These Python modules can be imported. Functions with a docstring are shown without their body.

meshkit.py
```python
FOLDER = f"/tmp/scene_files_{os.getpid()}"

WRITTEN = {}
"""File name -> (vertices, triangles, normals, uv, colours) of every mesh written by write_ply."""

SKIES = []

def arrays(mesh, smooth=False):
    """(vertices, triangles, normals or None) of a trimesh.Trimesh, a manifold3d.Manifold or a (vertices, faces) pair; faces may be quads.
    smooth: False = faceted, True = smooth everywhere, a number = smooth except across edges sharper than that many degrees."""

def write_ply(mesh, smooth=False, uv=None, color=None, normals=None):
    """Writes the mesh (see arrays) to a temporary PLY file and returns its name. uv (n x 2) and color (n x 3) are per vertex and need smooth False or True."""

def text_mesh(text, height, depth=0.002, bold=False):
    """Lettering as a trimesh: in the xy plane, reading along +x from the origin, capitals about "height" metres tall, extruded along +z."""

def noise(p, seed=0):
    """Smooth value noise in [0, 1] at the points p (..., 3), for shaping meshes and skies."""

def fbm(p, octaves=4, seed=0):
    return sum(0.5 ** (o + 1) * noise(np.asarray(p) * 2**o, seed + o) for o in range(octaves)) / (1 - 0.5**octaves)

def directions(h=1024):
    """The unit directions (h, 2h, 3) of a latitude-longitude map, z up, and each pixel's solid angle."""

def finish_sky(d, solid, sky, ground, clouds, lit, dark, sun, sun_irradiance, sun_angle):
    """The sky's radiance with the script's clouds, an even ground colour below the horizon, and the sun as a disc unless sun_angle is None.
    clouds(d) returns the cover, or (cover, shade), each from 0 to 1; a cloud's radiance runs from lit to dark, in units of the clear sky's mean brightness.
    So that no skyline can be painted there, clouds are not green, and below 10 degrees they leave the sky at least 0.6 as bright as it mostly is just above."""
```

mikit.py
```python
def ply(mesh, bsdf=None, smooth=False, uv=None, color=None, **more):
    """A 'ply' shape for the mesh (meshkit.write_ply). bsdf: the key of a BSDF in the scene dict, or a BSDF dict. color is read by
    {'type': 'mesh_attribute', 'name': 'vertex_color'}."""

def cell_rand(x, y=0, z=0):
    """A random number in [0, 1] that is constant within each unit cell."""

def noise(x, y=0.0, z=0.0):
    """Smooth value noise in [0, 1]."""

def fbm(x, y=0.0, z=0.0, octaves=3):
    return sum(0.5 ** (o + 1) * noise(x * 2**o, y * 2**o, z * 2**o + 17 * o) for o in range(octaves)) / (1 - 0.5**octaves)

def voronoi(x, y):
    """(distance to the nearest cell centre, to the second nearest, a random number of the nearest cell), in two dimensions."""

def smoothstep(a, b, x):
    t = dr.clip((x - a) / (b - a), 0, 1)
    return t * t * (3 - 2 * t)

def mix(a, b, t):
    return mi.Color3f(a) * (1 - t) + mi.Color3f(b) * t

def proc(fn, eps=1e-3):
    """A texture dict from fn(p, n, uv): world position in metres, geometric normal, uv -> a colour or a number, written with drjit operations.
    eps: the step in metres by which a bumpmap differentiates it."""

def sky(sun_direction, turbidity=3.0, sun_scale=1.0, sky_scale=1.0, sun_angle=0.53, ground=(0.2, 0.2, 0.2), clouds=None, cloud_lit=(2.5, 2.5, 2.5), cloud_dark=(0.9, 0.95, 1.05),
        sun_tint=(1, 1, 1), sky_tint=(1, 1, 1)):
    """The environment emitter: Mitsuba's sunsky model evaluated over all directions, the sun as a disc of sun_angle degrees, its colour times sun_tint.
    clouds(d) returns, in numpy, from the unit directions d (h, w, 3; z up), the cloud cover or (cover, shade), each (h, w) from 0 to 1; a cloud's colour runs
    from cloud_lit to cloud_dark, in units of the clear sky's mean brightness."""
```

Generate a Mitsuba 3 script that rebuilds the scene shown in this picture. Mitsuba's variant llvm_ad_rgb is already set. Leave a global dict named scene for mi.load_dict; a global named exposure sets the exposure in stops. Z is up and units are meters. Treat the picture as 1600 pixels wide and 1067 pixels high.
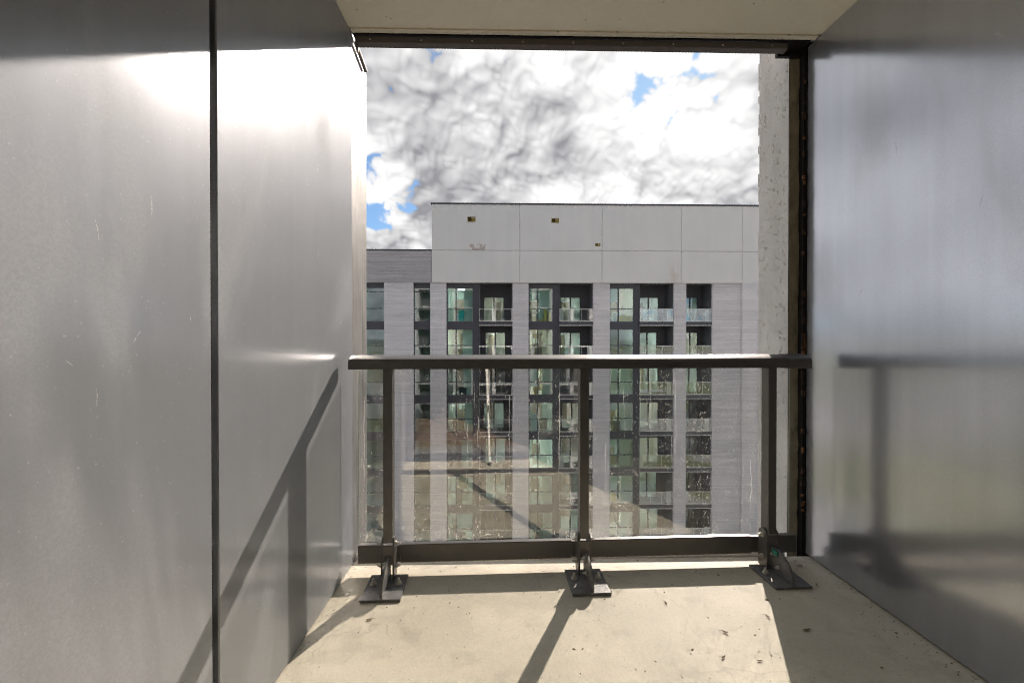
import math, random
import numpy as np, trimesh, mitsuba as mi, drjit as dr
import mikit, meshkit
from mikit import proc, noise, fbm, voronoi, cell_rand, smoothstep, mix
from shapely.geometry import Polygon, Point, box as sbox

T = mi.ScalarTransform4f
scene, labels = {}, {}
rng = random.Random(7)
nrng = np.random.default_rng(11)

# ---------------------------------------------------------------- camera, sky, exposure
EYE = np.array([0.0, 0.0, 1.15])
YAW, PITCH = math.radians(1.4), math.radians(0.43)
FWD = np.array([math.sin(YAW) * math.cos(PITCH), math.cos(YAW) * math.cos(PITCH), -math.sin(PITCH)])
scene['camera'] = {'type': 'perspective', 'fov': 2 * math.degrees(math.atan(800 / 720.0)), 'fov_axis': 'x', 'near_clip': 0.01, 'far_clip': 6000.0,
                   'to_world': T().look_at(origin=EYE.tolist(), target=(EYE + FWD).tolist(), up=[0, 0, 1])}
exposure = 3.75
SUN = np.array([0.444, 1.0, 0.638])
SUN /= np.linalg.norm(SUN)


def turned(p, octaves, seed, gain=0.5, heads=False):
    """fractal noise whose octaves are turned against each other; heads=True gives round heads parted by creases"""
    c, s_, out, tot, a = math.cos(0.65), math.sin(0.65), 0, 0, 1.0
    for o in range(octaves):
        v = meshkit.noise(p, seed + o)
        out, tot = out + a * (np.abs(2 * v - 1) ** 0.8 if heads else v), tot + a
        p = np.stack([2.03 * (c * p[..., 0] - s_ * p[..., 1]) + 3.7, 2.03 * (s_ * p[..., 0] + c * p[..., 1]) - 1.9, p[..., 2] + 0.37], -1)
        a *= gain
    return out / tot


def clouds(d):
    z = np.clip(d[..., 2], 0.0, 1)
    p = np.stack([d[..., 0] / (z + 0.62), d[..., 1] / (z + 0.62), 0 * z], -1) * 3.7 + [7.6, 14.4, 0]
    warp = np.stack([turned(p * 2.0 + 3.1, 3, 5), turned(p * 2.0 + 9.7, 3, 6), 0.5 + 0 * z], -1) - 0.5
    q = p + warp * 0.20
    big = turned(q * 0.9 + [4.2, 0.7, 0], 2, 21)

    def deck(v, o=7):
        return 0.55 * turned(v * 3.2 + [2.0, 1.0, 0.4], o, 12) + 0.45 * turned(v * 4.4 + [5.0, 2.0, 0.3], o - 1, 33, 0.55, True)

    lump = deck(q)
    n = 0.45 * big + 0.55 * lump
    cover = np.clip((n - 0.390) / 0.040, 0, 1)
    cover = cover * cover * (3 - 2 * cover)
    # relief of the cloud deck: heads are brighter on the side that faces the sun, bellies greyer
    off = np.array([SUN[0], SUN[1], 0.0]) / math.hypot(SUN[0], SUN[1]) * 0.05
    soft = deck(q, 4)
    relief = deck(q + off, 4) - soft
    belly = turned(q * 2.1 + [0.15, 0.3, 5.0], 4, 40)
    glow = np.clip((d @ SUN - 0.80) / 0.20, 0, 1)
    shade = 0.45 + 1.9 * (belly - 0.5) - 0.9 * (soft - 0.46) - 0.7 * (lump - 0.46) + 1.3 * relief - 0.25 * glow - 0.22 * np.clip(0.3 - d @ SUN, 0, 1)  # last term brightens unseen clouds opposite the sun, added fill for the facade
    return cover, np.clip(shade, 0, 1)


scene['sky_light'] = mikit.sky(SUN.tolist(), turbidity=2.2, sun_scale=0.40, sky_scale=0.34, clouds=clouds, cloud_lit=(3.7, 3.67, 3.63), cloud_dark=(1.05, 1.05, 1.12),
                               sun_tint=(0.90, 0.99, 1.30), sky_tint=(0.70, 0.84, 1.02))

# ---------------------------------------------------------------- helpers


def key_for(name, parent=None):
    base = f'{parent}__{name}' if parent else name
    k, i = base, 0
    while k in scene or k in reserved:
        i += 1
        k = f'{base}_{i:03d}'
    return k


reserved = set()


def thing(name, label=None, category=None, group=None, parent=None, kind=None):
    k = key_for(name, parent)
    reserved.add(k)
    d = {}
    for a, b in (('label', label), ('category', category), ('group', group), ('kind', kind)):
        if b:
            d[a] = b
    if d:
        labels[k] = d
    return k


def obj(name, mesh, bsdf, parent=None, smooth=False, label=None, category=None, group=None, kind=None, uv=None, **more):
    k = key_for(name, parent)
    if isinstance(mesh, list):
        mesh = trimesh.util.concatenate(mesh)
    scene[k] = mikit.ply(mesh, bsdf, smooth=smooth, uv=uv, **more)
    d = {}
    for a, b in (('label', label), ('category', category), ('group', group), ('kind', kind)):
        if b:
            d[a] = b
    if d:
        labels[k] = d
    return k


BF = np.array([[0, 1, 3], [0, 3, 2], [4, 6, 7], [4, 7, 5], [0, 4, 5], [0, 5, 1], [2, 3, 7], [2, 7, 6], [0, 2, 6], [0, 6, 4], [1, 5, 7], [1, 7, 3]])


def bx(x0, x1, y0, y1, z0, z1):
    v = np.array([[x, y, z] for x in (x0, x1) for y in (y0, y1) for z in (z0, z1)], float)
    return trimesh.Trimesh(v, BF, process=False)


def cb(x0, x1, y0, y1, z0, z1, b=0.003):
    """a box with chamfered edges"""
    p = []
    for x, sx in ((x0, 1), (x1, -1)):
        for y, sy in ((y0, 1), (y1, -1)):
            for z, sz in ((z0, 1), (z1, -1)):
                p += [[x + sx * b, y + sy * b, z], [x + sx * b, y, z + sz * b], [x, y + sy * b, z + sz * b]]
    return trimesh.convex.convex_hull(np.array(p))


def sheet(x0, x1, y, z0, z1, flip=False):
    v = np.array([[x0, y, z0], [x1, y, z0], [x1, y, z1], [x0, y, z1]], float)
    f = [[0, 1, 2], [0, 2, 3]]
    return trimesh.Trimesh(v, f, process=False)


def room(x0, x1, y0, y1, z0, z1):
    """five inner faces of a box, open towards -y"""
    v = np.array([[x, y, z] for x in (x0, x1) for y in (y0, y1) for z in (z0, z1)], float)
    return trimesh.Trimesh(v, [BF[i] for i in (0, 1, 2, 3, 6, 7, 8, 9, 10, 11)], process=False)


def tube(p0, p1, r0, r1=None, n=14):
    r1 = r0 if r1 is None else r1
    p0, p1 = np.asarray(p0, float), np.asarray(p1, float)
    a = (p1 - p0) / np.linalg.norm(p1 - p0)
    u = np.cross(a, [0, 0, 1] if abs(a[2]) < 0.9 else [1, 0, 0])
    u /= np.linalg.norm(u)
    w = np.cross(a, u)
    t = np.arange(n) * 2 * np.pi / n
    ring = np.cos(t)[:, None] * u + np.sin(t)[:, None] * w
    v = np.vstack([p0 + r0 * ring, p1 + r1 * ring, [p0], [p1]])
    f = []
    for i in range(n):
        j = (i + 1) % n
        f += [[i, j, n + j], [i, n + j, n + i], [2 * n, j, i], [2 * n + 1, n + i, n + j]]
    return trimesh.Trimesh(v, f, process=False)


def extrude_x(poly, x0, x1):
    """shapely polygon in (y, z) extruded along x"""
    m = trimesh.creation.extrude_polygon(poly, x1 - x0, engine='earcut')
    v = np.array(m.vertices)
    m.vertices = np.stack([v[:, 2] + x0, v[:, 0], v[:, 1]], 1)
    m.fix_normals()
    return m


# ---------------------------------------------------------------- materials


def rgb(*c):
    return {'type': 'rgb', 'value': list(c)}


def two(b):
    return {'type': 'twosided', 'b': b}


def prin(color, rough=0.5, metal=0.0, spec=0.5, **k):
    return {'type': 'principled', 'base_color': color if isinstance(color, dict) else rgb(*color), 'roughness': rough, 'metallic': metal, 'specular': spec, **k}


def panel_col(p, n, uv):
    g = fbm(p.y * 3 + p.x, p.z * 3, 1.0, 4)
    grain = noise(p.y * 420, p.z * 420, p.x * 3)
    streak = fbm(p.y * 30, p.z * 1.3, 4.0, 3)
    c = 0.40 + 0.05 * (g - 0.5) + 0.05 * (grain - 0.5) + 0.05 * (streak - 0.5)
    return mi.Color3f(c * 0.99, c * 0.985, c * 0.985)


def panel_rough(p, n, uv):
    smear = fbm(p.y * 4 + 2.5 * noise(p.z * 2, p.y * 2), p.z * 2.2, 7.0, 4)
    return 0.28 + 0.10 * (smear - 0.5)


def dust_weight(p, n, uv):
    """dried specks and faint wipe marks on the panels"""
    s = 160.0
    y, z = p.y * s, p.z * s
    d1, d2, r = voronoi(y, z)
    speck = dr.select((r > 0.975) & (d1 < 0.10 + 0.22 * cell_rand(dr.floor(r * 9999), 3, 1)), 0.55, 0.0)
    wipe = smoothstep(0.52, 0.75, fbm(p.y * 3.0 + 2 * noise(p.z * 1.2, p.y), p.z * 1.4 + 3 * noise(p.y * 1.5, 3.0), 2.0, 5))
    grit = noise(p.y * 300, p.z * 300, 8.0)
    return dr.clip(speck + 0.10 + 0.26 * wipe * (0.6 + 0.8 * grit), 0, 0.8)


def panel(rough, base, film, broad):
    """satin metal paint: a tight and a wide lobe under a thin dusty film; tones set apart for the sunlit and shaded wall"""
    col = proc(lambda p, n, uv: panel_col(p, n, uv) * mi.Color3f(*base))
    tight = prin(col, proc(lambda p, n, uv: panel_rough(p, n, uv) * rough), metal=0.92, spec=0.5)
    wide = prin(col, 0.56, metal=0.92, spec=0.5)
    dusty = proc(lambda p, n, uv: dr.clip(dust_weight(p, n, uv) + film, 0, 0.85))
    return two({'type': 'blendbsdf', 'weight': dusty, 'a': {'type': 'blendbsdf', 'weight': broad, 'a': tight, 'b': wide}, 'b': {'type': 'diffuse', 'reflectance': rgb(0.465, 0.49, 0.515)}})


scene['m_panel_sunlit'] = panel(0.78, (0.60, 0.635, 0.69), 0.20, 0.30)  # sunlit wall copy of the paint, base toned down against the glare
scene['m_panel_shaded'] = panel(0.62, (1.34, 1.40, 1.54), -0.09, 0.18)  # same paint for the shaded wall, base lifted and blued to brighten it


def brushed_col(p, n, uv):
    s = fbm(p.y * 160, p.z * 2.0, 0.0, 4)
    w = fbm(p.y * 18, p.z * 6, 3.0, 4)
    c = 0.30 + 0.24 * (s - 0.5) + 0.22 * (w - 0.5)
    return mi.Color3f(c, c * 0.98, c * 0.94)


scene['m_brushed'] = two(prin(proc(brushed_col), 0.45, metal=0.75))


def floor_col(p, n, uv):
    big = fbm(p.x * 1.1, p.y * 1.1, 0.0, 4)
    mid = fbm(p.x * 5 + 3, p.y * 5, 1.0, 5)
    fine = noise(p.x * 150, p.y * 150, 2.0)
    c = 0.53 + 0.12 * (big - 0.5) + 0.16 * (mid - 0.5) + 0.05 * (fine - 0.5)
    # little dark stains and pale laitance patches with an edge of their own
    st = smoothstep(0.62, 0.80, fbm(p.x * 9 + 9, p.y * 9, 4.0, 5))
    pale = smoothstep(0.50, 0.66, fbm(p.x * 3.3 - 5, p.y * 3.3 + 2, 6.0, 5))
    c = c * (1 - 0.12 * st) * (1 + 0.10 * pale)
    d1, d2, r = voronoi(p.x * 55, p.y * 55)
    c = c * dr.select((r > 0.965) & (d1 < 0.02 + 0.16 * cell_rand(dr.floor(r * 99999), 2.0, 1.0)), 0.68, 1.0)
    vein = dr.abs(fbm(p.x * 2.1 + 4, p.y * 2.1 + 8, 3.0, 5) - 0.5)
    c = c * (1 - 0.13 * smoothstep(0.006, 0.001, vein) * smoothstep(0.45, 0.6, fbm(p.x * 1.7, p.y * 1.7 + 9, 7.0, 3)))
    c = c * (0.94 + 0.12 * noise(p.x * 420, p.y * 420, 5.0))
    return mi.Color3f(c * 1.06, c * 0.98, c * 0.78)


def floor_bump(p, n, uv):
    return fbm(p.x * 14, p.y * 14, 0.0, 4) + 0.35 * fbm(p.x * 90, p.y * 90, 2.0, 2)


scene['m_floor'] = two({'type': 'bumpmap', 'scale': 0.0018, 'arbitrary': proc(floor_bump), 'b': prin(proc(floor_col), 0.62, spec=0.35)})


def soffit_col(p, n, uv):
    g = fbm(p.x * 1.6, p.y * 1.6, 2.0, 4)
    f = noise(p.x * 130, p.y * 130, 1.0)
    d1, d2, r = voronoi(p.x * 24, p.y * 24)
    c = (0.83 + 0.06 * (g - 0.5) + 0.05 * (f - 0.5)) * dr.select((r > 0.96) & (d1 < 0.12), 0.6, 1.0)
    return mi.Color3f(c * 1.04, c * 0.97, c * 0.80)


scene['m_soffit'] = two({'type': 'bumpmap', 'scale': 0.003, 'arbitrary': proc(lambda p, n, uv: fbm(p.x * 22, p.y * 22, 0.0, 4)), 'b': prin(proc(soffit_col), 0.75, spec=0.25)})


def conc_col(p, n, uv):
    g = fbm(p.x * 9, p.z * 5, p.y * 9, 5)
    f = noise(p.x * 260, p.z * 260, p.y * 260)
    c = 0.70 + 0.22 * (g - 0.5) + 0.20 * (f - 0.5)
    return mi.Color3f(c, c * 0.975, c * 0.95)


scene['m_concrete'] = two(prin(proc(conc_col), 0.8, spec=0.2))


def insul_col(p, n, uv):
    g = fbm(p.x * 40, p.z * 22, p.y * 40, 5)
    c = 0.30 + 0.22 * (g - 0.5)
    return mi.Color3f(c * 1.05, c * 0.93, c * 0.68)


scene['m_insulation'] = two({'type': 'bumpmap', 'scale': 0.012, 'arbitrary': proc(lambda p, n, uv: fbm(p.x * 35, p.z * 35, p.y * 35, 4)), 'b': prin(proc(insul_col), 0.9, spec=0.1)})


def bronze_col(p, n, uv):
    g = noise(p.x * 300, p.y * 300, p.z * 300)
    w = fbm(p.x * 12, p.y * 12, p.z * 12, 3)
    c = 0.13 + 0.02 * (g - 0.5) + 0.035 * (w - 0.5)
    return mi.Color3f(c, c * 0.965, c * 0.92)


scene['m_bronze'] = two(prin(proc(bronze_col), 0.38, metal=0.45, spec=0.6))
scene['m_plate'] = two(prin(proc(lambda p, n, uv: mi.Color3f(0.15 + 0.10 * (fbm(p.x * 60, p.y * 60, p.z * 60, 3) - 0.5))), 0.42, spec=0.6))
scene['m_black'] = two(prin((0.012, 0.011, 0.011), 0.5, spec=0.3))
scene['m_track'] = two(prin(proc(lambda p, n, uv: mi.Color3f(0.11, 0.092, 0.085) * (0.8 + 0.4 * fbm(p.x * 9, p.y * 60, p.z * 60, 4))), 0.45, spec=0.5))
scene['m_zinc'] = two(prin((0.72, 0.70, 0.64), 0.38, metal=0.6))
scene['m_teal'] = two(prin((0.03, 0.22, 0.17), 0.4))
scene['m_blue'] = two(prin((0.03, 0.05, 0.25), 0.4))
scene['m_rust'] = two(prin(proc(lambda p, n, uv: mix((0.03, 0.022, 0.02), (0.22, 0.10, 0.04), smoothstep(0.5, 0.66, fbm(p.x * 60, p.y * 60, p.z * 16, 4)))), 0.7, spec=0.3))
scene['m_railglass'] = {'type': 'thindielectric', 'int_ior': 2.5, 'specular_transmittance': rgb(0.98, 0.995, 0.98)}
scene['m_glassedge'] = two(prin((0.62, 0.72, 0.64), 0.25, spec=0.7))
scene['m_speck'] = {'type': 'principledthin', 'base_color': rgb(0.85, 0.84, 0.80), 'roughness': 0.8, 'diff_trans': 1.3}
scene['m_leaf'] = two(prin(proc(lambda p, n, uv: mix((0.09, 0.06, 0.035), (0.26, 0.18, 0.10), fbm(p.x * 120, p.y * 120, p.z * 120, 3))), 0.8, spec=0.2))


def brick_col(tone):
    def fn(p, n, uv):
        row = dr.floor(p.z / 0.095)
        off = cell_rand(row, 5.0, tone * 10) * 7
        seg = dr.floor((p.x + p.y) / 1.15 + off)
        r1 = cell_rand(row, seg, 1.0)
        r2 = cell_rand(row, 2.0, 2.0)
        fz = p.z / 0.095 - row
        joint = dr.select(fz < 0.12, 0.80, 1.0)
        g = fbm(p.x * 0.35, p.z * 0.35, 3.0, 3)
        streak = noise(p.x * 1.6, p.z * 26, 9.0)
        c = (tone + 0.075 * (r1 - 0.5) + 0.085 * (r2 - 0.5) + 0.06 * (g - 0.5) + 0.05 * (streak - 0.5)) * joint
        return mi.Color3f(c * 1.0, c * 0.96, c * 0.965)
    return fn


def brick_bump(p, n, uv):
    row = dr.floor(p.z / 0.095)
    fz = p.z / 0.095 - row
    return cell_rand(row, dr.floor(p.x / 1.15 + cell_rand(row, 5.0, 4.0) * 7), 1.0) * smoothstep(0.0, 0.15, fz) * smoothstep(1.0, 0.85, fz)


for nm, tone in (('m_brick', 0.62), ('m_brick_dark', 0.42), ('m_brick_pale', 0.66)):
    scene[nm] = two({'type': 'bumpmap', 'scale': 0.02, 'arbitrary': proc(brick_bump, 0.01), 'b': prin(proc(brick_col(tone)), 0.85, spec=0.2)})


def render_col(p, n, uv):
    g = fbm(p.x * 0.5, p.z * 0.5, 1.0, 5)
    drip = fbm(p.x * 3.0, p.z * 0.22, 2.0, 4)
    c = 0.67 + 0.05 * (g - 0.5) + 0.045 * (drip - 0.5)
    rust = smoothstep(0.0, 1.0, 1 - dr.abs(p.x - 13.75 + 0.25 * (noise(p.z * 2, 1.0) - 0.5)) / 0.75) * smoothstep(7.6, 5.7, p.z) * smoothstep(0.25, 0.6, fbm(p.x * 3, p.z * 2.0, 5.0, 4))
    smut = dr.select((dr.abs(p.x + 1.85) < 0.62) & (dr.abs(p.z - 8.33) < 0.24), smoothstep(0.42, 0.55, fbm(p.x * 5, p.z * 5, 8.0, 3)), 0.0)
    col = mi.Color3f(c, c * 0.98, c * 0.945)
    return mix(mix(col, (0.50, 0.38, 0.30), 0.55 * rust), (0.33, 0.26, 0.22), 0.7 * smut)


scene['m_render'] = two(prin(proc(render_col), 0.85, spec=0.2))
scene['m_charcoal'] = two(prin((0.055, 0.056, 0.068), 0.42, spec=0.5))
scene['m_charcoal_lining'] = two(prin((0.10, 0.10, 0.11), 0.7, spec=0.3))
scene['m_slab_edge'] = two(prin((0.55, 0.54, 0.52), 0.7))
scene['m_winglass'] = {'type': 'thindielectric', 'int_ior': 2.0, 'specular_transmittance': rgb(0.66, 0.88, 0.84), 'specular_reflectance': rgb(0.88, 0.97, 1.0)}
scene['m_balglass'] = {'type': 'thindielectric', 'int_ior': 2.6, 'specular_transmittance': rgb(0.80, 0.90, 0.90), 'specular_reflectance': rgb(0.92, 0.98, 1.0)}
for i, c in enumerate(((0.74, 0.76, 0.72), (0.40, 0.45, 0.42), (0.77, 0.74, 0.68))):
    scene[f'm_room{i}'] = two({'type': 'diffuse', 'reflectance': rgb(*c)})
scene['m_partition'] = two({'type': 'diffuse', 'reflectance': rgb(0.74, 0.73, 0.66)})
scene['m_door_wood'] = two({'type': 'diffuse', 'reflectance': rgb(0.36, 0.29, 0.21)})
scene['m_picture'] = two({'type': 'diffuse', 'reflectance': rgb(0.75, 0.80, 0.74)})
scene['m_cardboard'] = two({'type': 'diffuse', 'reflectance': rgb(0.72, 0.52, 0.17)})
scene['m_turquoise'] = two({'type': 'diffuse', 'reflectance': rgb(0.04, 0.55, 0.53)})
scene['m_lamp'] = two({'type': 'diffuse', 'reflectance': rgb(0.8, 0.8, 0.8)})
scene['m_vent'] = two({'type': 'diffuse', 'reflectance': rgb(0.24, 0.18, 0.05)})
scene['m_vent_dark'] = two({'type': 'diffuse', 'reflectance': rgb(0.05, 0.04, 0.02)})
scene['m_white_wall'] = two({'type': 'diffuse', 'reflectance': rgb(0.72, 0.70, 0.66)})
scene['m_wood'] = two(prin(proc(lambda p, n, uv: mix((0.17, 0.125, 0.09), (0.24, 0.18, 0.13), cell_rand(dr.floor(p.x / 0.14), dr.floor(p.y / 1.1 + 3 * cell_rand(dr.floor(p.x / 0.14))), 1)) * (0.85 + 0.3 * fbm(p.x * 40, p.y * 3, 0.0, 3))), 0.5))
scene['m_alu'] = two(prin((0.70, 0.69, 0.66), 0.4, metal=0.6))
scene['m_tripod'] = two(prin((0.80, 0.79, 0.75), 0.45))
scene['m_own_wall'] = two(prin(proc(brick_col(0.56)), 0.85, spec=0.2))


def ground_col(p, n, uv):
    g = fbm(p.x * 0.012, p.y * 0.012, 0.0, 5)
    f = fbm(p.x * 0.2, p.y * 0.2, 2.0, 4)
    grass = mix((0.13, 0.15, 0.07), (0.22, 0.22, 0.13), f)
    return mix(grass, (0.36, 0.35, 0.33), smoothstep(0.46, 0.48, g))


scene['m_ground'] = two({'type': 'diffuse', 'reflectance': proc(ground_col)})

# ---------------------------------------------------------------- ground
GZ = -31.0
obj('ground', trimesh.Trimesh([[-3000, -3000, GZ], [3000, -3000, GZ], [3000, 3000, GZ], [-3000, 3000, GZ]], [[0, 1, 2], [0, 2, 3]], process=False), 'm_ground', kind='structure', label='grass and paths far below the balcony')

# ---------------------------------------------------------------- the apartment block across the way
B = thing('apartment_building', 'pale brick apartment block across the gap with a plain rendered top storey', 'building')
FY, WY, BY = 36.7, 37.08, 38.7
STOREY = 2.95
ROWS = 9
for (x0, x1, m, y0) in ((-5.60, -4.34, 'm_brick', FY), (0.95, 2.22, 'm_brick', FY), (7.40, 8.74, 'm_brick', FY), (13.91, 14.90, 'm_brick', FY), (17.03, 19.38, 'm_brick', FY), (19.38, 25.5, 'm_brick_pale', FY - 0.18)):
    obj('pilaster', bx(x0, x1, y0, FY + 1.9, GZ + 7.5, 5.54), m, B)
# the lower left wing
obj('wing_pier', bx(-9.23, -6.94, FY, FY + 1.9, GZ + 7.5, 5.54), 'm_brick', B)
obj('wing_pier', bx(-15.5, -10.85, FY, FY + 1.9, GZ + 7.5, 5.54), 'm_brick', B)
obj('wing_parapet', bx(-15.5, -5.47, FY - 0.03, FY + 3, 5.543, 8.05), 'm_brick_dark', B)
obj('coping', bx(-15.6, -5.47, FY - 0.09, FY + 3.1, 8.053, 8.15), 'm_charcoal', B)
# the base storeys below the lowest windows
obj('podium_wall', bx(-15.5, 25.5, FY - 0.25, FY + 12, GZ, GZ + 7.49), 'm_brick_dark', B)
obj('core_wall', [bx(-15.4, -5.5, FY + 9.5, FY + 11, GZ + 7.5, 7.9), bx(-5.49, 25.4, FY + 9.5, FY + 11, GZ + 7.5, 11.6)], 'm_brick_dark', B)
# rendered top storey: ten panels with recessed joints
xs = [-5.45, 1.51, 8.07, 14.43, 19.38, 25.6]
for a, b in zip(xs[:-1], xs[1:]):
    for z0, z1 in ((5.543, 8.06), (8.09, 11.70)):
        obj('rendered_panel', cb(a + 0.014, b - 0.014, FY - 0.14, FY + 0.4, z0, z1, 0.012), 'm_render', B)
obj('joint_backing', bx(-5.42, 25.5, FY - 0.09, FY + 3.0, 5.6, 11.69), 'm_brick_dark', B)
obj('coping', bx(-5.52, 25.7, FY - 0.20, FY + 3.1, 11.703, 11.81), 'm_charcoal', B)
for (x, z, w, h) in ((-2.31, 10.52, 0.62, 0.40), (4.32, 10.46, 0.60, 0.36), (7.72, 8.56, 0.40, 0.22)):
    v = obj('vent_opening', [bx(x - w / 2, x - w / 2 + 0.05, FY - 0.17, FY - 0.142, z - h / 2, z + h / 2), bx(x + w / 2 - 0.05, x + w / 2, FY - 0.17, FY - 0.142, z - h / 2, z + h / 2),
                            bx(x - w / 2 + 0.05, x + w / 2 - 0.05, FY - 0.17, FY - 0.142, z + h / 2 - 0.05, z + h / 2), bx(x - w / 2 + 0.05, x + w / 2 - 0.05, FY - 0.17, FY - 0.142, z - h / 2, z - h / 2 + 0.05)], 'm_vent', B)
    obj('grille', [bx(x - w / 2 + 0.05, x + w * 0.02, FY - 0.155, FY - 0.1425, z - h / 2 + 0.05, z + h / 2 - 0.05)], 'm_vent_dark', v)
    obj('flap', [bx(x + w * 0.02 + 0.01, x + w / 2 - 0.05, FY - 0.16, FY - 0.1425, z - h / 2 + 0.05, z + h / 2 - 0.1)], 'm_vent', v)

lamp_spots = []


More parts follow.
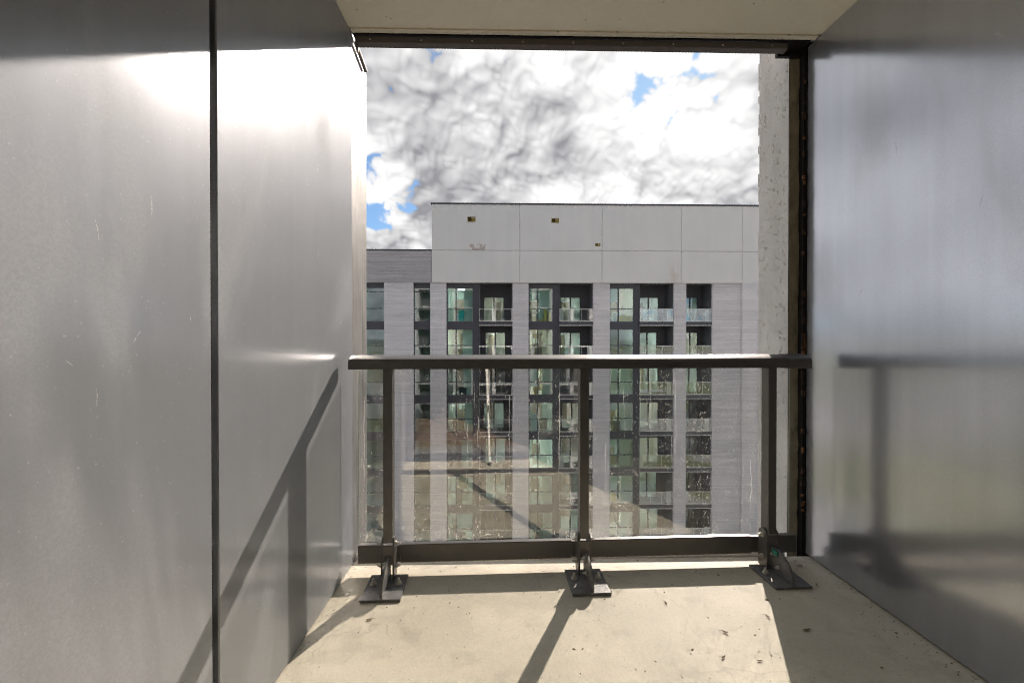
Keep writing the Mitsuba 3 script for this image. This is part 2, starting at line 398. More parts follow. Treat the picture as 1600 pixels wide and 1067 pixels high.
def window(n, x0, x1, wing=False):
    zb = 2.48 - STOREY * n
    zt = zb + 1.02
    zu = 5.13 if n == 0 else zb + 2.29
    top = 5.54 if n == 0 else zb + STOREY
    w = thing('window', parent=B)
    fr = [bx(x0, x1, WY - 0.06, WY + 0.08, zb - 0.66, zb), bx(x0, x1, WY - 0.05, WY + 0.08, zu, min(top, zb + 2.29 if n else top))]
    e = 0.10 if not wing else 0.05
    fr += [bx(x0, x0 + e, WY - 0.055, WY + 0.08, zb, zu), bx(x1 - e, x1, WY - 0.055, WY + 0.08, zb, zu)]
    xm = x0 + e + (0.62 if not wing else 99)
    cols = [(x0 + e, xm), (xm + 0.09, x1 - e)] if not wing else [(x0 + e, x1 - e)]
    if not wing:
        fr.append(bx(xm, xm + 0.09, WY - 0.07, WY + 0.08, zb, zu))
    zsplit = [zb, zt, zu]
    if wing and n == 0:
        zsplit = [zb, zt, 4.84, zu]
    for z in zsplit[1:-1]:
        for a, b in cols:
            fr.append(bx(a, b, WY - 0.05, WY + 0.06, z - 0.03, z + 0.03))
    obj('frame', [f for f in fr if f.extents[2] > 0.001], 'm_charcoal', w)
    for a, b in cols:
        for z0, z1 in zip(zsplit[:-1], zsplit[1:]):
            ti = rng.uniform(-0.004, 0.004)
            g = sheet(a, b, WY, z0 + (0.03 if z0 != zb else 0), z1 - (0.03 if z1 != zu else 0))
            g.vertices[:, 1] += (g.vertices[:, 0] - (a + b) / 2) * ti + (g.vertices[:, 2] - z0) * rng.uniform(-0.003, 0.003)
            obj('pane', g, 'm_winglass', w)
    d = rng.uniform(3.2, 5.5)
    r = 0 if wing else rng.randrange(3)
    rm = obj('room', room(x0 + 0.01, x1 - 0.01, WY + 0.081, WY + d, zb - 0.12, zu + 0.12), f'm_room{r}', w)
    if not wing:
        k = rng.random()
        parts = []
        # a pale cross wall seen end-on behind the right-hand sash, and whatever stands behind it
        if k < 0.65:
            xa = x1 - rng.uniform(0.75, 1.05)
            obj('partition', bx(xa, x1 - 0.05, WY + rng.uniform(0.5, 0.9), WY + 1.1, zb - 0.11, zu + 0.11), 'm_partition', w)
        xd = rng.uniform(x0 + 0.3, x0 + 0.7)
        obj('doorway', bx(xd, xd + rng.uniform(0.7, 1.0), WY + d - 0.06, WY + d - 0.01, zb - 0.11, zb + 2.0), 'm_door_wood', w)
        if rng.random() < 0.55:
            xp = rng.uniform(x0 + 0.9, x1 - 0.9)
            obj('picture', [bx(xp - 0.32, xp - 0.04, WY + d - 0.09, WY + d - 0.062, zb + 1.1, zb + 1.6), bx(xp + 0.04, xp + 0.32, WY + d - 0.09, WY + d - 0.062, zb + 1.1, zb + 1.6)], 'm_picture', w)
        if rng.random() < 0.7:
            xs0 = rng.uniform(x0 + 0.15, x1 - 1.2)
            obj('worktop', [bx(xs0, xs0 + rng.uniform(0.7, 1.1), WY + 1.3, WY + 1.9, zb - 0.1, zb + rng.uniform(0.5, 0.85))], 'm_partition' if rng.random() < 0.5 else 'm_door_wood', w)
    if rng.random() < 0.22 and not wing:
        a, b = cols[rng.randrange(len(cols))]
        obj('blind', bx(a + 0.02, b - 0.02, WY + 0.12, WY + 0.135, zu - rng.uniform(0.5, 1.7), zu), 'm_partition', w)
    if rng.random() < 0.45 and not wing:
        a = rng.uniform(x0 + 0.2, x1 - 0.9)
        obj('cabinet', cb(a, a + rng.uniform(0.4, 0.7), WY + 0.5, WY + 0.95, zb - 0.1, zb + rng.uniform(0.4, 1.3), 0.01), rng.choice(('m_door_wood', 'm_charcoal', 'm_cardboard', 'm_picture')), w)
    for _ in range(2):
        if rng.random() < (0.0 if wing else 0.85 if n < 3 else 0.6):
            lamp_spots.append((rng.uniform(x0 + 0.3, x1 - 0.3), WY + rng.uniform(1.0, d - 0.8), zu + 0.1))
    return zb


def balcony(n, x0, x1):
    zb = 2.48 - STOREY * n
    top = 5.54 if n == 0 else zb + STOREY - 0.31
    w = thing('balcony', parent=B)
    sl = obj('slab', bx(x0, x1, FY + 0.05, BY, zb - 0.29, zb - 0.02), 'm_charcoal', w)
    obj('edge_trim', bx(x0, x1, FY + 0.035, FY + 0.35, zb - 0.345, zb - 0.292), 'm_slab_edge', sl)
    obj('lining', [bx(x0, x0 + 0.05, FY + 0.2, BY, zb - 0.02, top), bx(x1 - 0.05, x1, FY + 0.2, BY, zb - 0.02, top), bx(x0 + 0.05, x1 - 0.05, FY + 0.2, BY, top - 0.04, top - 0.002)], 'm_charcoal_lining', w)
    # back wall round a two-leaf sliding door
    dx0 = x0 + 0.30 + rng.choice((0.0, 0.12))
    dx1 = min(dx0 + 1.75, x1 - 0.35)
    dz = zb + 2.12
    obj('back_wall', [bx(x0 + 0.05, dx0, BY - 0.1, BY, zb - 0.02, top - 0.04), bx(dx1, x1 - 0.05, BY - 0.1, BY, zb - 0.02, top - 0.04), bx(dx0, dx1, BY - 0.1, BY, dz, top - 0.04)], 'm_charcoal_lining', w)
    xm = (dx0 + dx1) / 2
    dr_ = obj('sliding_door', [bx(dx0, dx0 + 0.07, BY - 0.07, BY - 0.01, zb - 0.02, dz), bx(dx1 - 0.07, dx1, BY - 0.07, BY - 0.01, zb - 0.02, dz), bx(xm - 0.06, xm + 0.06, BY - 0.07, BY - 0.01, zb - 0.02, dz - 0.07), bx(dx0 + 0.07, dx1 - 0.07, BY - 0.07, BY - 0.01, dz - 0.07, dz)], 'm_charcoal', w)
    for a, b in ((dx0 + 0.07, xm - 0.06), (xm + 0.06, dx1 - 0.07)):
        obj('pane', sheet(a, b, BY - 0.04, zb - 0.02, dz - 0.07), 'm_winglass', dr_)
    d = rng.uniform(2.5, 4.5)
    obj('room', room(dx0 - 0.6, dx1 + 0.6, BY + 0.01, BY + d, zb - 0.1, dz + 0.3), f'm_room{rng.randrange(3)}', dr_)
    xd = rng.uniform(dx0 + 0.1, dx1 - 0.8)
    obj('doorway', bx(xd, xd + 0.7, BY + d - 0.05, BY + d - 0.01, zb - 0.09, zb + 1.9), 'm_door_wood', dr_)
    if rng.random() < 0.8:
        lamp_spots.append((rng.uniform(dx0 + 0.1, dx1 - 0.1), BY + rng.uniform(0.8, d - 0.5), dz + 0.28))
    # glass balustrade: three panes in a slim rail with little posts
    bl = thing('balustrade', parent=w)
    reserved.discard(bl)
    yb = FY + 0.12
    posts = [x0 + 0.03, x0 + (x1 - x0) / 3, x0 + 2 * (x1 - x0) / 3, x1 - 0.03]
    bl = obj('balustrade', [bx(x0 + 0.01, x1 - 0.01, yb - 0.03, yb + 0.03, zb + 0.98, zb + 1.02), bx(x0 + 0.01, x1 - 0.01, yb - 0.025, yb + 0.025, zb - 0.01, zb + 0.05)] + [bx(p - 0.012, p + 0.012, yb - 0.012, yb + 0.02, zb + 0.05, zb + 0.98) for p in posts], 'm_alu', w)
    for a, b in zip(posts[:-1], posts[1:]):
        obj('pane', sheet(a + 0.012, b - 0.012, yb - 0.015, zb + 0.05, zb + 0.98), 'm_balglass', bl)
    if rng.random() < 0.6:
        s = rng.choice((0, 1))
        a = x0 + 0.02 if s == 0 else x1 - 0.42
        obj('privacy_screen', bx(a, a + 0.38, FY + 0.4, FY + 0.45, zb, zb + 0.95), 'm_partition', w)


for n in range(ROWS):
    for (a, b, m1) in ((-4.34, -2.16, -1.75), (2.22, 4.27, 4.68), (8.74, 10.81, 11.17)):
        window(n, a, b)
    for (a, b) in ((-10.85, -9.23), (-6.94, -5.60)):
        window(n, a, b, wing=True)
    for (a, b) in ((-1.75, 0.95), (4.68, 7.40), (11.17, 13.91), (14.90, 17.03)):
        balcony(n, a, b)
for (m0, m1) in ((-2.16, -1.75), (4.27, 4.68), (10.81, 11.17)):
    obj('mullion', [bx(m0, m1, FY + 0.28, BY, GZ + 7.5, 5.54), bx(m0 + 0.15, m0 + 0.19, FY + 0.262, FY + 0.279, GZ + 7.5, 5.54)], 'm_charcoal', B)
lm = []
for (x, y, z) in lamp_spots:
    lm.append(tube((x, y, z - 0.03), (x, y, z), 0.075, 0.075, 10))
obj('ceiling_light', lm, 'm_lamp', B, kind='stuff', emitter={'type': 'area', 'radiance': rgb(22, 22, 21)})


def cardboard(x, y, z, w, d, h, label):
    obj('cardboard_box', [cb(x, x + w, y, y + d, z, z + h, 0.01), bx(x + w / 2 - 0.03, x + w / 2 + 0.03, y - 0.003, y - 0.0005, z + 0.02, z + h - 0.02)], 'm_cardboard', label=label, category='box', group='cardboard boxes stored behind the top windows')


zf = 2.48 - 0.118
cardboard(2.55, WY + 0.25, zf, 0.34, 0.4, 0.62, 'tall yellow box at the left of the second window bay across the way, top row')
cardboard(3.15, WY + 0.3, zf, 0.30, 0.4, 0.36, 'low yellow box in the middle of the second window bay, top row')
cardboard(3.52, WY + 0.3, zf, 0.22, 0.3, 1.15, 'narrow upright carton in the second window bay, top row')
cardboard(3.86, WY + 0.2, zf, 0.24, 0.3, 0.85, 'yellow carton against the right frame of the second window bay, top row')
cardboard(9.52, WY + 0.25, zf, 0.34, 0.4, 0.60, 'leftmost of three brown boxes behind the third window bay, top row')
cardboard(9.92, WY + 0.25, zf, 0.32, 0.4, 0.66, 'middle one of three brown boxes behind the third window bay, top row')
cardboard(10.29, WY + 0.25, zf, 0.38, 0.4, 0.58, 'right one of three brown boxes behind the third window bay, top row')
obj('wheelie_bin', [cb(-3.42, -2.98, WY + 0.4, WY + 0.85, zf + 0.08, zf + 0.98, 0.03), cb(-3.45, -2.95, WY + 0.37, WY + 0.88, zf + 0.985, zf + 1.05, 0.02), tube((-3.44, WY + 0.8, zf + 0.09), (-2.96, WY + 0.8, zf + 0.09), 0.09)], 'm_turquoise', label='turquoise bin behind the first window bay across the way', category='bin')

# ---------------------------------------------------------------- our own building, met in the reflections of the panes opposite
OWN = thing('apartment_building_001', 'tall brick building that holds the balcony, met only in reflections', 'building')
PITCHX, HALF = 3.02, 0.28
CX = [-1.08 + PITCHX * k for k in range(-4, 6)]
for i, c in enumerate(CX):
    if i == 4:
        obj('pilaster', bx(c - HALF, -0.80, 0.3, 2.54, GZ, 20), 'm_own_wall', OWN)
    elif i == 5:
        obj('pilaster', bx(1.69, c + HALF, 0.3, 2.44, GZ, 20), 'm_own_wall', OWN)
    else:
        obj('pilaster', bx(c - HALF, c + HALF, 0.3, 2.6, GZ, 20), 'm_own_wall', OWN)
XL, XR = CX[0] - HALF, CX[-1] + HALF
FLOORS = range(-10, 7)
for fl in FLOORS:
    z = fl * STOREY
    obj('slab', bx(XL + 0.01, XR - 0.01, -6, 2.38, z - 0.255, z - 0.012), 'm_slab_edge', OWN)
    obj('back_wall', bx(XL + 0.02, -0.83, -0.3, 0.2, z - 0.012, z + 2.695), 'm_charcoal_lining', OWN)
    obj('back_wall', bx(1.70, XR - 0.02, -0.3, 0.2, z - 0.012, z + 2.695), 'm_charcoal_lining', OWN)
    if fl != 0:
        obj('back_wall', bx(-0.83, 1.70, -0.3, 0.2, z - 0.012, z + 2.695), 'm_charcoal_lining', OWN)
    for i in range(len(CX) - 1):
        if i == 4 and fl in (0,):
            continue
        obj('balustrade', [bx(CX[i] + HALF + 0.02, CX[i + 1] - HALF - 0.02, 2.28, 2.34, z + 1.0, z + 1.06), bx(CX[i] + HALF + 0.02, CX[i + 1] - HALF - 0.02, 2.29, 2.33, z + 0.02, z + 0.12)], 'm_charcoal', OWN)
obj('end_wall', bx(XL - 0.3, XL - 0.005, -6, 2.55, GZ, 20), 'm_own_wall', OWN)
obj('end_wall', bx(XR + 0.005, XR + 0.3, -6, 2.55, GZ, 20), 'm_own_wall', OWN)

# ---------------------------------------------------------------- balcony shell
ZC = 2.69
fl = trimesh.creation.box()
obj('balcony_floor', bx(-0.79, 1.66, 0.272, 2.385, -0.0115, 0.0), 'm_floor', kind='structure', label='bare concrete balcony floor with sunlit patch and bits of debris')
obj('added_shade_kerb', bx(-0.745, 1.50, 2.392, 2.43, -0.25, 0.034), 'm_concrete', 'balcony_floor')  # unseen kerb added behind the bottom rail to shade the floor edge
obj('ceiling', bx(-0.79, 1.66, 0.2, 2.303, ZC - 0.006, ZC + 0.004), 'm_soffit', kind='structure', label='beige painted concrete soffit over the balcony')
obj('edge_strip', bx(-0.745, 1.615, 2.312, 2.342, ZC - 0.010, ZC + 0.003), 'm_soffit', 'ceiling')
obj('drip_groove', bx(-0.745, 1.615, 2.3035, 2.3115, ZC + 0.0005, ZC + 0.003), 'm_soffit', 'ceiling')

LW = thing('metal_clad_wall', 'sunlit dark grey metal panel wall on the left with a black joint', 'wall')
X0 = -0.75
for (y0, y1, m, z0, z1) in ((0.275, 1.214, 'm_panel_sunlit', 0.004, ZC - 0.007), (1.240, 2.347, 'm_panel_sunlit', 0.004, ZC - 0.007)):
    obj('panel', cb(X0 - 0.03, X0, y0, y1, z0, z1, 0.003), m, LW)
pl = Polygon([(2.354, -0.3), (2.612, -0.3), (2.612, 2.62), (2.50, ZC - 0.02), (2.354, ZC + 0.02)])
obj('end_panel', extrude_x(pl, X0 - 0.034, X0 - 0.004), 'm_brushed', LW, label='pale brushed end strip of the left wall beyond the railing')
obj('joint', bx(X0 - 0.048, X0 - 0.016, 1.2145, 1.2395, 0.004, ZC - 0.007), 'm_black', LW, label='black open joint between the panels')
obj('joint', bx(X0 - 0.045, X0 - 0.02, 2.3475, 2.3535, 0.004, ZC), 'm_black', LW)
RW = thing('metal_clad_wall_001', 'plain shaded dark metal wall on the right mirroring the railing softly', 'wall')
obj('panel', cb(1.62, 1.65, 0.275, 2.405, 0.006, ZC - 0.007, 0.003), 'm_panel_shaded', RW)

# dark channel along the ceiling edge, with a thin black gap above
TR = thing('head_channel', 'thin brown metal channel running along the ceiling edge above the opening', 'channel')
obj('channel', [cb(-0.735, 1.475, 2.355, 2.361, 2.642, 2.672, 0.001), bx(-0.735, 1.475, 2.361, 2.40, 2.642, 2.646)], 'm_track', TR)
obj('gap_backing', bx(-0.745, 1.595, 2.345, 2.42, 2.676, 2.70), 'm_black', TR)
for x in np.linspace(-0.66, 1.4, 9):
    obj('rivet', tube((x, 2.353, 2.655), (x, 2.356, 2.655), 0.004, 0.003, 8), 'm_zinc', TR)
obj('bracket', [tube((-0.728, 2.37, 2.665), (-0.728, 2.37, 2.60), 0.006), bx(1.476, 1.484, 2.36, 2.40, 2.640, 2.675)], 'm_track', TR)
obj('brace', [tube((-0.742, 2.38, 2.655), (-0.742, 2.56, 2.615), 0.010)], 'm_track', TR)

# ---------------------------------------------------------------- precast concrete edge at the right
CO = thing('concrete_wall_end', 'pitted grey concrete wall end with ribbed outer edge, right of the glass panes', 'wall')
wx, wy0, wy1, cz0, cz1 = 1.55, 2.452, 2.735, -0.6, 3.4
st = 0.0026
gy, gz = np.arange(wy0, wy1 + 1e-6, st), np.arange(cz0, cz1 + 1e-6, st)
GY, GZZ = np.meshgrid(gy, gz, indexing='ij')
dep = 0.0007 * (meshkit.fbm(np.stack([GY * 50, GZZ * 50, 0 * GY], -1), 3, 4) - 0.5)
for _ in range(760):
    py, pz, rr = nrng.uniform(wy0 + 0.008, wy1 - 0.008), nrng.uniform(cz0, cz1), abs(nrng.normal(0.0012, 0.0014)) + 0.0016
    i0, i1 = np.searchsorted(gy, [py - 0.02, py + 0.02])
    j0, j1 = np.searchsorted(gz, [pz - 0.02, pz + 0.02])
    d2 = ((GY[i0:i1, j0:j1] - py) ** 2 + (GZZ[i0:i1, j0:j1] - pz) ** 2) / rr ** 2
    dep[i0:i1, j0:j1] = np.maximum(dep[i0:i1, j0:j1], 2.6 * rr * np.exp(-d2 * 0.8))
V = np.stack([wx + dep, GY, GZZ], -1).reshape(-1, 3)
ny, nz = len(gy), len(gz)
I, J = np.meshgrid(np.arange(ny - 1), np.arange(nz - 1), indexing='ij')
q = np.stack([I * nz + J, (I + 1) * nz + J, (I + 1) * nz + J + 1, I * nz + J + 1], -1).reshape(-1, 4)
face = trimesh.Trimesh(V, np.vstack([q[:, [0, 1, 2]], q[:, [0, 2, 3]]]), process=False)
obj('face', [face, bx(wx + 0.03, 1.9, wy0 + 0.002, wy1, cz0, cz1)], 'm_concrete', CO)
z = cz0
while z < cz1 - 0.05:
    h = rng.uniform(0.030, 0.095)
    pr = rng.choice((0.002, 0.004, 0.012, 0.016))
    obj('rib', cb(wx + 0.001, 1.9, wy1 - 0.003, wy1 + pr, z, min(z + h - 0.004, cz1), 0.0015), 'm_concrete', CO)
    z += h
# rough insulation strip with a wavering edge
IN = thing('insulation_strip', 'ragged yellowish mineral strip between the pitted concrete and the dark flashing on the right', 'insulation')
n = 260
zz = np.linspace(-0.3, 2.70, n)
e1 = 1.611 + 0.012 * (meshkit.fbm(np.stack([zz * 9, 0 * zz, 0 * zz], -1), 4, 8) - 0.5)
e0 = 1.551 + 0.0 * zz
dp = 2.447 + 0.012 * (meshkit.fbm(np.stack([zz * 14, 0 * zz + 3, 0 * zz], -1), 4, 2) - 0.5)
Vs, Fs = [], []
for k in range(n):
    for u in np.linspace(0, 1, 9):
        x = e0[k] * (1 - u) + e1[k] * u
        Vs.append([x, dp[k] + 0.006 * (meshkit.fbm(np.array([x * 60, zz[k] * 60, 1.0]), 3, 6) - 0.5) + (0.02 if u == 1 else 0), zz[k]])
for k in range(n - 1):
    for j in range(8):
        a = k * 9 + j
        Fs += [[a, a + 1, a + 10], [a, a + 10, a + 9]]
obj('strip', [trimesh.Trimesh(Vs, Fs, process=False)], 'm_insulation', IN)
obj('flashing', [bx(1.605, 1.66, 2.412, 2.4515, -0.3, ZC + 0.06), bx(1.47, 1.604, 2.425, 2.445, 2.645, ZC + 0.06)], 'm_black', IN, label='dark torn flashing beside the strip')
# torn membrane edge, rusty flakes
fk = []
for _ in range(46):
    z = rng.uniform(0.15, 2.5)
    a = rng.uniform(0.004, 0.012)
    fk.append(cb(1.600 - rng.uniform(0, 0.006), 1.608 + rng.uniform(0, 0.008), 2.404 - rng.uniform(0, 0.003), 2.411, z, z + a * rng.uniform(1, 4), 0.0008))
obj('flake', fk, 'm_rust', IN, kind='stuff')

# ---------------------------------------------------------------- railing (built square, then turned a little in plan)
RM = trimesh.transformations.translation_matrix([0.40, 2.30, 0]) @ trimesh.transformations.rotation_matrix(math.atan(0.031), [0, 0, 1])


def rl(m):
    m = trimesh.util.concatenate(m) if isinstance(m, list) else m.copy()
    m.apply_transform(RM)
    return m


RA = thing('balcony_railing', 'dark bronze metal balcony railing with clear glass panes across the opening', 'railing')
# top rail: flat underside, rounded crown
prof = Polygon([(-0.112, 1.004), (-0.033, 1.004), (-0.033, 1.064), (-0.042, 1.068), (-0.052, 1.0675), (-0.096, 1.0555), (-0.106, 1.050), (-0.112, 1.040)])
obj('top_rail', rl(extrude_x(prof, -1.112, 1.0)), 'm_bronze', RA, smooth=24)
obj('rail_sleeve', rl(extrude_x(prof.buffer(0.0025), 1.0, 1.122)), 'm_bronze', RA, smooth=35)
obj('bottom_rail', rl([cb(-1.10, -0.985, -0.004, 0.029, 0.046, 0.136), cb(-0.895, -0.045, -0.004, 0.029, 0.046, 0.136), cb(0.045, 0.885, -0.004, 0.029, 0.046, 0.136), cb(0.975, 1.125, -0.004, 0.029, 0.046, 0.136), bx(-1.0, 1.0, 0.002, 0.026, 0.05, 0.13)]), 'm_bronze', RA)
PU = (-0.935, 0.0, 0.935)
for gi, (a, b) in enumerate(((-1.10, -0.9368), (-0.9366, -0.0026), (-0.0024, 0.9232), (0.9234, 1.10))):
    s = sheet(a, b, 0.022, 0.13, 1.004)
    gp = obj('glass_pane', rl(s), 'm_railglass', RA)
    ed = []
    for x in [e for e in (a, b) if abs(e) > 1.05]:
        ed.append(bx(x - 0.0011, x + 0.0011, 0.0205, 0.0222, 0.131, 1.003))
    if ed:
        obj('edge', rl(ed), 'm_glassedge', gp)
    # dried splashes, dust specks and trickles on the outside of the pane
    dm = []
    w = b - a
    cnt = int(5200 * w * (0.7 + 0.7 * (gi == 2)))
    for _ in range(cnt):
        x, z = rng.uniform(a + 0.005, b - 0.005), (0.14 + 0.85 * rng.random() if rng.random() < 0.8 else 0.138 + abs(rng.gauss(0, 0.045)))
        if meshkit.fbm(np.array([x * 5.0, z * 5.0, 1.0]), 3, 5) < 0.34 + 0.25 * rng.random():
            continue
        r = 0.0007 + abs(rng.gauss(0, 0.0009))
        t = np.arange(5) * 2 * np.pi / 5 + rng.random()
        v = np.stack([x + r * np.cos(t) * rng.uniform(0.6, 1.2), np.full(5, 0.0228), z + r * np.sin(t) * rng.uniform(0.7, 1.6)], 1)
        dm.append(trimesh.Trimesh(v, [[0, 1, 2], [0, 2, 3], [0, 3, 4]], process=False))
    for _ in range(int(9 * w) + 1):
        x, z, L = rng.uniform(a + 0.01, b - 0.01), rng.uniform(0.5, 1.0), rng.uniform(0.08, 0.42)
        k = 14
        tt = np.linspace(0, 1, k)
        xx = x + 0.010 * (meshkit.fbm(np.stack([tt * 4 + x * 31, 0 * tt, 0 * tt], -1), 3, 3) - 0.5)
        wv = (0.0004 + 0.0005 * meshkit.noise(np.stack([tt * 9, 0 * tt + x * 50, 0 * tt], -1), 4)) * (1 - 0.6 * tt)
        zl = np.maximum(z - L * tt, 0.135)
        v = np.vstack([np.stack([xx - wv, 0 * tt + 0.0229, zl], 1), np.stack([xx + wv, 0 * tt + 0.0229, zl], 1)])
        f = [[i, i + k, i + 1] for i in range(k - 1)] + [[i + 1, i + k, i + k + 1] for i in range(k - 1)]
        dm.append(trimesh.Trimesh(v, f, process=False))
    obj('dust_specks', rl(dm), 'm_speck', gp, kind='stuff', label='dried dust specks and trickles on the glass')


def bolt(p, ax, parent, mat='m_zinc', s=1.0):
    p, ax = np.asarray(p, float), np.asarray(ax, float)
    obj('bolt', rl([tube(p, p + ax * 0.004 * s, 0.014 * s, 0.014 * s, 14), tube(p + ax * 0.004 * s, p + ax * 0.013 * s, 0.0105 * s, 0.0105 * s, 6), tube(p + ax * 0.013 * s, p + ax * 0.026 * s, 0.0055 * s, 0.005 * s, 10)]), mat, parent, smooth=30)


for pi, u in enumerate(PU):
    po = obj('post', rl(cb(u - 0.0215, u + 0.0215, -0.098, -0.036, 0.185, 1.004, 0.003)), 'm_bronze', RA)
    mt = thing('post_foot', parent=RA)
    rot = (0.05, 0.0, 0.0)[pi]
    obj('base_plate', rl(cb(u - 0.088, u + 0.088, -0.262, -0.045, 0.0005, 0.0125, 0.0015)), 'm_plate', mt)
    side = Polygon([(-0.104, 0.0125), (-0.104, 0.155), (-0.030, 0.155), (-0.030, 0.0125)]).union(Point(-0.067, 0.168).buffer(0.037, quad_segs=8)).union(sbox(-0.104, 0.15, -0.030, 0.168))
    for sgn in (-1, 1):
        xa = u + sgn * 0.0265
        obj('side_plate', rl(extrude_x(side, xa - 0.0042, xa + 0.0042)), 'm_bronze', mt)
        for (vv, zz_) in ((-0.067, 0.172), (-0.067, 0.066)):
            bolt((xa + sgn * 0.0043, vv, zz_), (sgn, 0, 0), mt, s=0.9)
    # front web with its slot, and the web plate standing towards the viewer
    obj('web', rl([cb(u - 0.022, u + 0.022, -0.104, -0.096, 0.125, 0.176, 0.0015), cb(u - 0.022, u - 0.010, -0.104, -0.096, 0.085, 0.1245, 0.0015), cb(u + 0.010, u + 0.022, -0.104, -0.096, 0.085, 0.1245, 0.0015)]), 'm_bronze', mt)
    tt = np.linspace(0, np.pi / 2, 14)
    arc = [(-0.107 - 0.145 * math.sin(t), 0.0126 + 0.115 * (math.cos(t) ** 0.75)) for t in tt]
    gus = Polygon([(-0.07, 0.0126), (-0.07, 0.1276)] + arc)
    obj('gusset', rl(extrude_x(gus.buffer(0), u + (0.004, 0.006, 0.002)[pi] - 0.005, u + (0.004, 0.006, 0.002)[pi] + 0.005)), 'm_plate', mt)
    for sx in (-1, 1):
        p = (u + sx * 0.058, -0.135, 0.0126)
        bolt(p, (0, 0, 1), mt, s=1.05)
    bolt((u - 0.0015, -0.118, 0.10), (-1, 0, 0), mt, s=0.75)
    bolt((u - 0.002, -0.15, 0.045), (-1, 0, 0), mt, s=0.7)
    if pi == 2:
        obj('clip', rl([cb(u - 0.012, u - 0.0035, -0.150, -0.112, 0.098, 0.122, 0.002)]), 'm_teal', mt, label='small green clip')
        obj('clip', rl([cb(u + 0.0075, u + 0.020, -0.150, -0.120, 0.098, 0.122, 0.002)]), 'm_blue', mt, label='small blue clip')

# ---------------------------------------------------------------- door and room behind the camera, met in the railing glass
DO = thing('sliding_door', 'open sliding door behind the viewer, met only in the railing glass', 'door')
obj('sill', [cb(-0.74, 1.61, 0.02, 0.262, 0.0005, 0.08, 0.004)], 'm_alu', DO)
obj('track', [bx(-0.74, 1.61, 0.2625, 0.27, 0.0005, 0.076)], 'm_charcoal', DO)
obj('frame', [bx(-0.748, -0.69, 0.05, 0.25, 0.081, 2.66), bx(1.56, 1.618, 0.05, 0.25, 0.081, 2.66), bx(-0.69, 1.56, 0.05, 0.25, 2.55, 2.66), bx(0.44, 0.50, 0.12, 0.2, 0.081, 2.55)], 'm_charcoal', DO)
obj('pane', sheet(0.50, 1.56, 0.15, 0.082, 2.55), 'm_winglass', DO)
obj('room_floor', bx(-2.0, 3.4, -5.5, 0.015, 0.0, 0.078), 'm_wood', kind='structure', label='wooden floor of the room behind the viewer')
obj('room_walls', [bx(-2.1, -2.0, -5.5, 0.0, 0.08, 2.68), bx(3.4, 3.5, -5.5, 0.0, 0.08, 2.68), bx(-2.1, 3.5, -5.6, -5.5, 0.08, 2.68), bx(-2.0, 3.4, -5.5, 0.0, 2.66, 2.69),
                   bx(-2.0, -0.76, -0.02, 0.0, 0.08, 2.66), bx(1.63, 3.4, -0.02, 0.0, 0.08, 2.66)], 'm_white_wall', kind='structure', label='white walls of the room behind the viewer')

TP = thing('tripod', 'slim silver camera tripod below the viewpoint, met in the railing glass', 'tripod')
ap = np.array([0.0, -0.03, 0.99])
for ft in ((0.015, 0.46, 0.0), (-0.13, -0.50, 0.078), (0.13, -0.50, 0.078)):
    ft = np.array(ft)
    lg = obj('leg', [tube(ap, ap + (ft - ap) * 0.52, 0.013), tube(ap + (ft - ap) * 0.5, ft, 0.009)], 'm_tripod' if ft[1] > 0 else 'm_black', TP, smooth=40)
    c = ap + (ft - ap) * 0.52
    e = (ft - ap) / np.linalg.norm(ft - ap)
    obj('clamp', [tube(c - e * 0.03, c + e * 0.03, 0.018), tube(c, c + np.array([0.03, 0, 0.01]), 0.007)], 'm_black', lg, smooth=40)
    obj('foot', [tube(ft - e * 0.03, ft, 0.015)], 'm_black', lg, smooth=40)
obj('head', [tube(ap - [0, 0, 0.12], ap + [0, 0, 0.04], 0.022), tube(ap + [0, -0.02, 0.03], ap + [0, -0.02, 0.06], 0.04)], 'm_black', TP, smooth=40)

# ---------------------------------------------------------------- dead leaves and grit on the floor


def leaf(x, y, s, rz, label, group='dead leaves scattered on the balcony floor'):
    n = 9
    t = np.linspace(0, 1, n)
    wd = 0.17 * np.sin(np.pi * t ** 0.8) * (1 + 0.35 * np.sin(t * 23 + x * 9))
    curl = rng.uniform(0.15, 0.5)
    v, f = [], []
    for k in range(n):
        zc = curl * (2 * t[k] - 1) ** 2 * 0.5
        for j, uu in enumerate((-1, 0, 1)):
            v.append([t[k] - 0.5, uu * wd[k], 0.03 + zc + 0.22 * abs(uu) * wd[k] * 2])
    for k in range(n - 1):
        for j in range(2):
            a = k * 3 + j
            f += [[a, a + 1, a + 4], [a, a + 4, a + 3]]
    v = np.array(v) * s
    st_ = tube((0.45 * s, 0, 0.03 * s + 0.25 * curl * s), (0.75 * s, 0.1 * s, 0.01 * s), 0.0008, 0.0006, 6)
    m = trimesh.util.concatenate([trimesh.Trimesh(v, f, process=False), st_])
    m.vertices[:, 2] -= m.vertices[:, 2].min() - 0.0008
    m.apply_transform(trimesh.transformations.rotation_matrix(rz, [0, 0, 1]))
    m.apply_translation([x, y, 0])
    obj('dead_leaf', m, 'm_leaf', smooth=True, label=label, category='leaf', group=group)


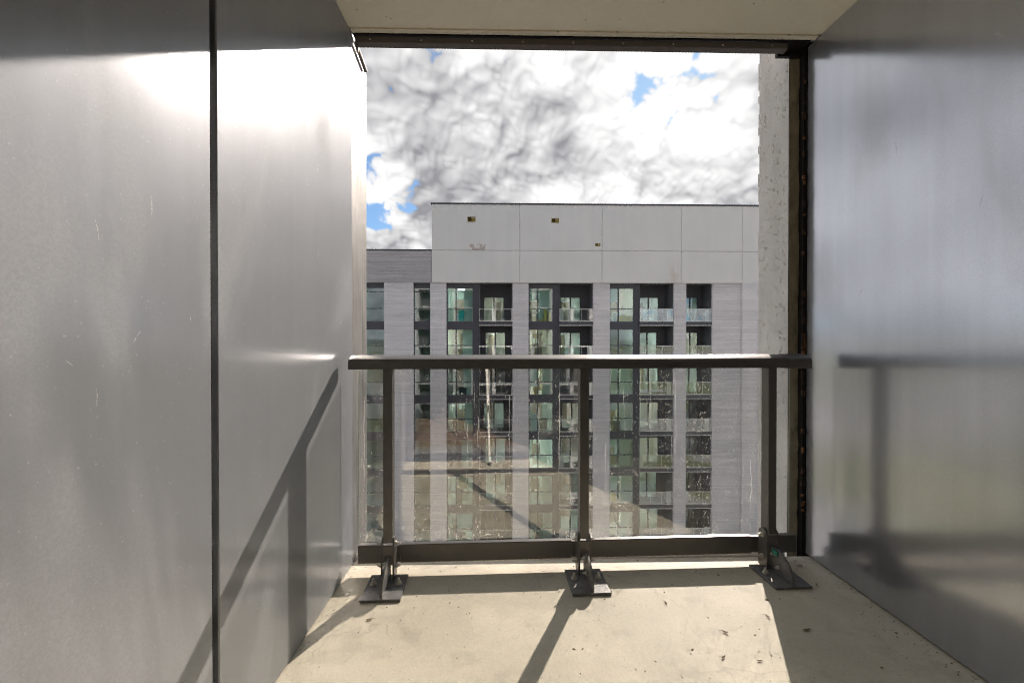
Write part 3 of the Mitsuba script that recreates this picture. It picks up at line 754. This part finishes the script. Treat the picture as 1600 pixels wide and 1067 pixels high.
leaf(-0.536, 1.885, 0.032, 0.4, 'curled brown leaf on the concrete just in front of the left post foot')
leaf(0.716, 1.975, 0.024, 1.6, 'small dry leaf on the sunlit floor between the middle and right feet')
leaf(0.875, 1.77, 0.030, 2.4, 'dry leaf on the sunlit floor, farthest back of the three near the diagonal shadow')
leaf(1.203, 1.775, 0.036, 0.2, 'dark leaf in the shade near the right wall')
leaf(0.96, 2.235, 0.018, 0.9, 'tiny dark leaf close to the bottom rail, left of the right post foot')
leaf(1.10, 1.865, 0.026, 1.9, 'curled leaf right at the diagonal shadow edge')
leaf(1.51, 2.28, 0.026, 2.7, 'brown leaf in the corner between the bottom rail and the right wall')
leaf(0.80, 1.63, 0.024, 0.6, 'small twiggy leaf low in the sunlit patch, right of centre')
leaf(1.47, 2.10, 0.021, 1.2, 'small leaf on the shaded floor beside the right foot plate')
leaf(0.92, 1.61, 0.021, 0.1, 'small leaf low in the sunlit patch next to the shadow edge')
gm = []
for _ in range(460):
    x, y = rng.uniform(-0.72, 1.60), rng.uniform(0.9, 2.37)
    if rng.random() > 0.35 + 0.65 * (x + 0.7) / 2.3:
        continue
    r = 0.0006 + abs(rng.gauss(0, 0.0011))
    m = trimesh.creation.icosphere(0, r)
    m.vertices *= nrng.uniform(0.5, 1.4, (len(m.vertices), 1))
    m.vertices *= [rng.uniform(0.8, 2.6), rng.uniform(0.8, 1.6), 0.6]
    m.apply_transform(trimesh.transformations.rotation_matrix(rng.random() * 6, [0, 0, 1]))
    m.apply_translation([x, y, r * 0.45])
    gm.append(m)
for _ in range(520):
    k = rng.random()
    if k < 0.35:
        x, y = 1.612 - abs(rng.gauss(0, 0.05)), rng.uniform(0.9, 2.37)
    elif k < 0.55:
        x, y = -0.742 + abs(rng.gauss(0, 0.03)), rng.uniform(0.9, 2.37)
    elif k < 0.8:
        x, y = rng.uniform(-0.7, 1.58), 2.375 - abs(rng.gauss(0, 0.035))
    else:
        u = rng.choice(PU)
        x, y = 0.4 + u + rng.gauss(0, 0.09), 2.14 + 0.03 * u + rng.gauss(0, 0.10)
    if not (-0.744 < x < 1.615 and y < 2.38):
        continue
    r = 0.0005 + abs(rng.gauss(0, 0.0009))
    m = trimesh.creation.icosphere(0, r)
    m.vertices *= [rng.uniform(0.8, 2.6), rng.uniform(0.8, 1.6), 0.6]
    m.apply_transform(trimesh.transformations.rotation_matrix(rng.random() * 6, [0, 0, 1]))
    m.apply_translation([x, y, r * 0.45])
    gm.append(m)
obj('grit', gm, 'm_leaf', kind='stuff', label='crumbs and grit scattered over the concrete floor')

# ---------------------------------------------------------------- scratches on the metal: thin bare scores in the paint


def scratches(parent, x, sgn, count, y0, y1):
    out = []
    for _ in range(count):
        y, z, a, L = rng.uniform(y0, y1), rng.uniform(0.2, 2.3), rng.gauss(1.3, 0.5), rng.uniform(0.012, 0.05)
        k = 8
        t = np.linspace(0, 1, k)
        bend = rng.gauss(0, 0.25)
        yy = y + L * t * math.cos(a) + bend * L * t * t
        zz_ = z + L * t * math.sin(a)
        w = 0.0004 * np.sin(np.pi * (0.08 + 0.84 * t)) + 0.0002
        xx = np.full(k, x + sgn * 0.0004)
        v = np.vstack([np.stack([xx, yy - w, zz_], 1), np.stack([xx, yy + w, zz_], 1)])
        f = [[i, i + k, i + 1] for i in range(k - 1)] + [[i + 1, i + k, i + k + 1] for i in range(k - 1)]
        out.append(trimesh.Trimesh(v, f, process=False))
    obj('scratch', out, 'm_bare', parent, kind='stuff', label='short pale scratches in the paint')


scene['m_bare'] = two(prin((0.75, 0.75, 0.74), 0.4, metal=0.3))
scratches(LW, X0, 1, 8, 0.70, 1.19)
scratches(LW, X0, 1, 12, 1.26, 2.32)
scratches(RW, 1.62, -1, 22, 1.2, 2.35)
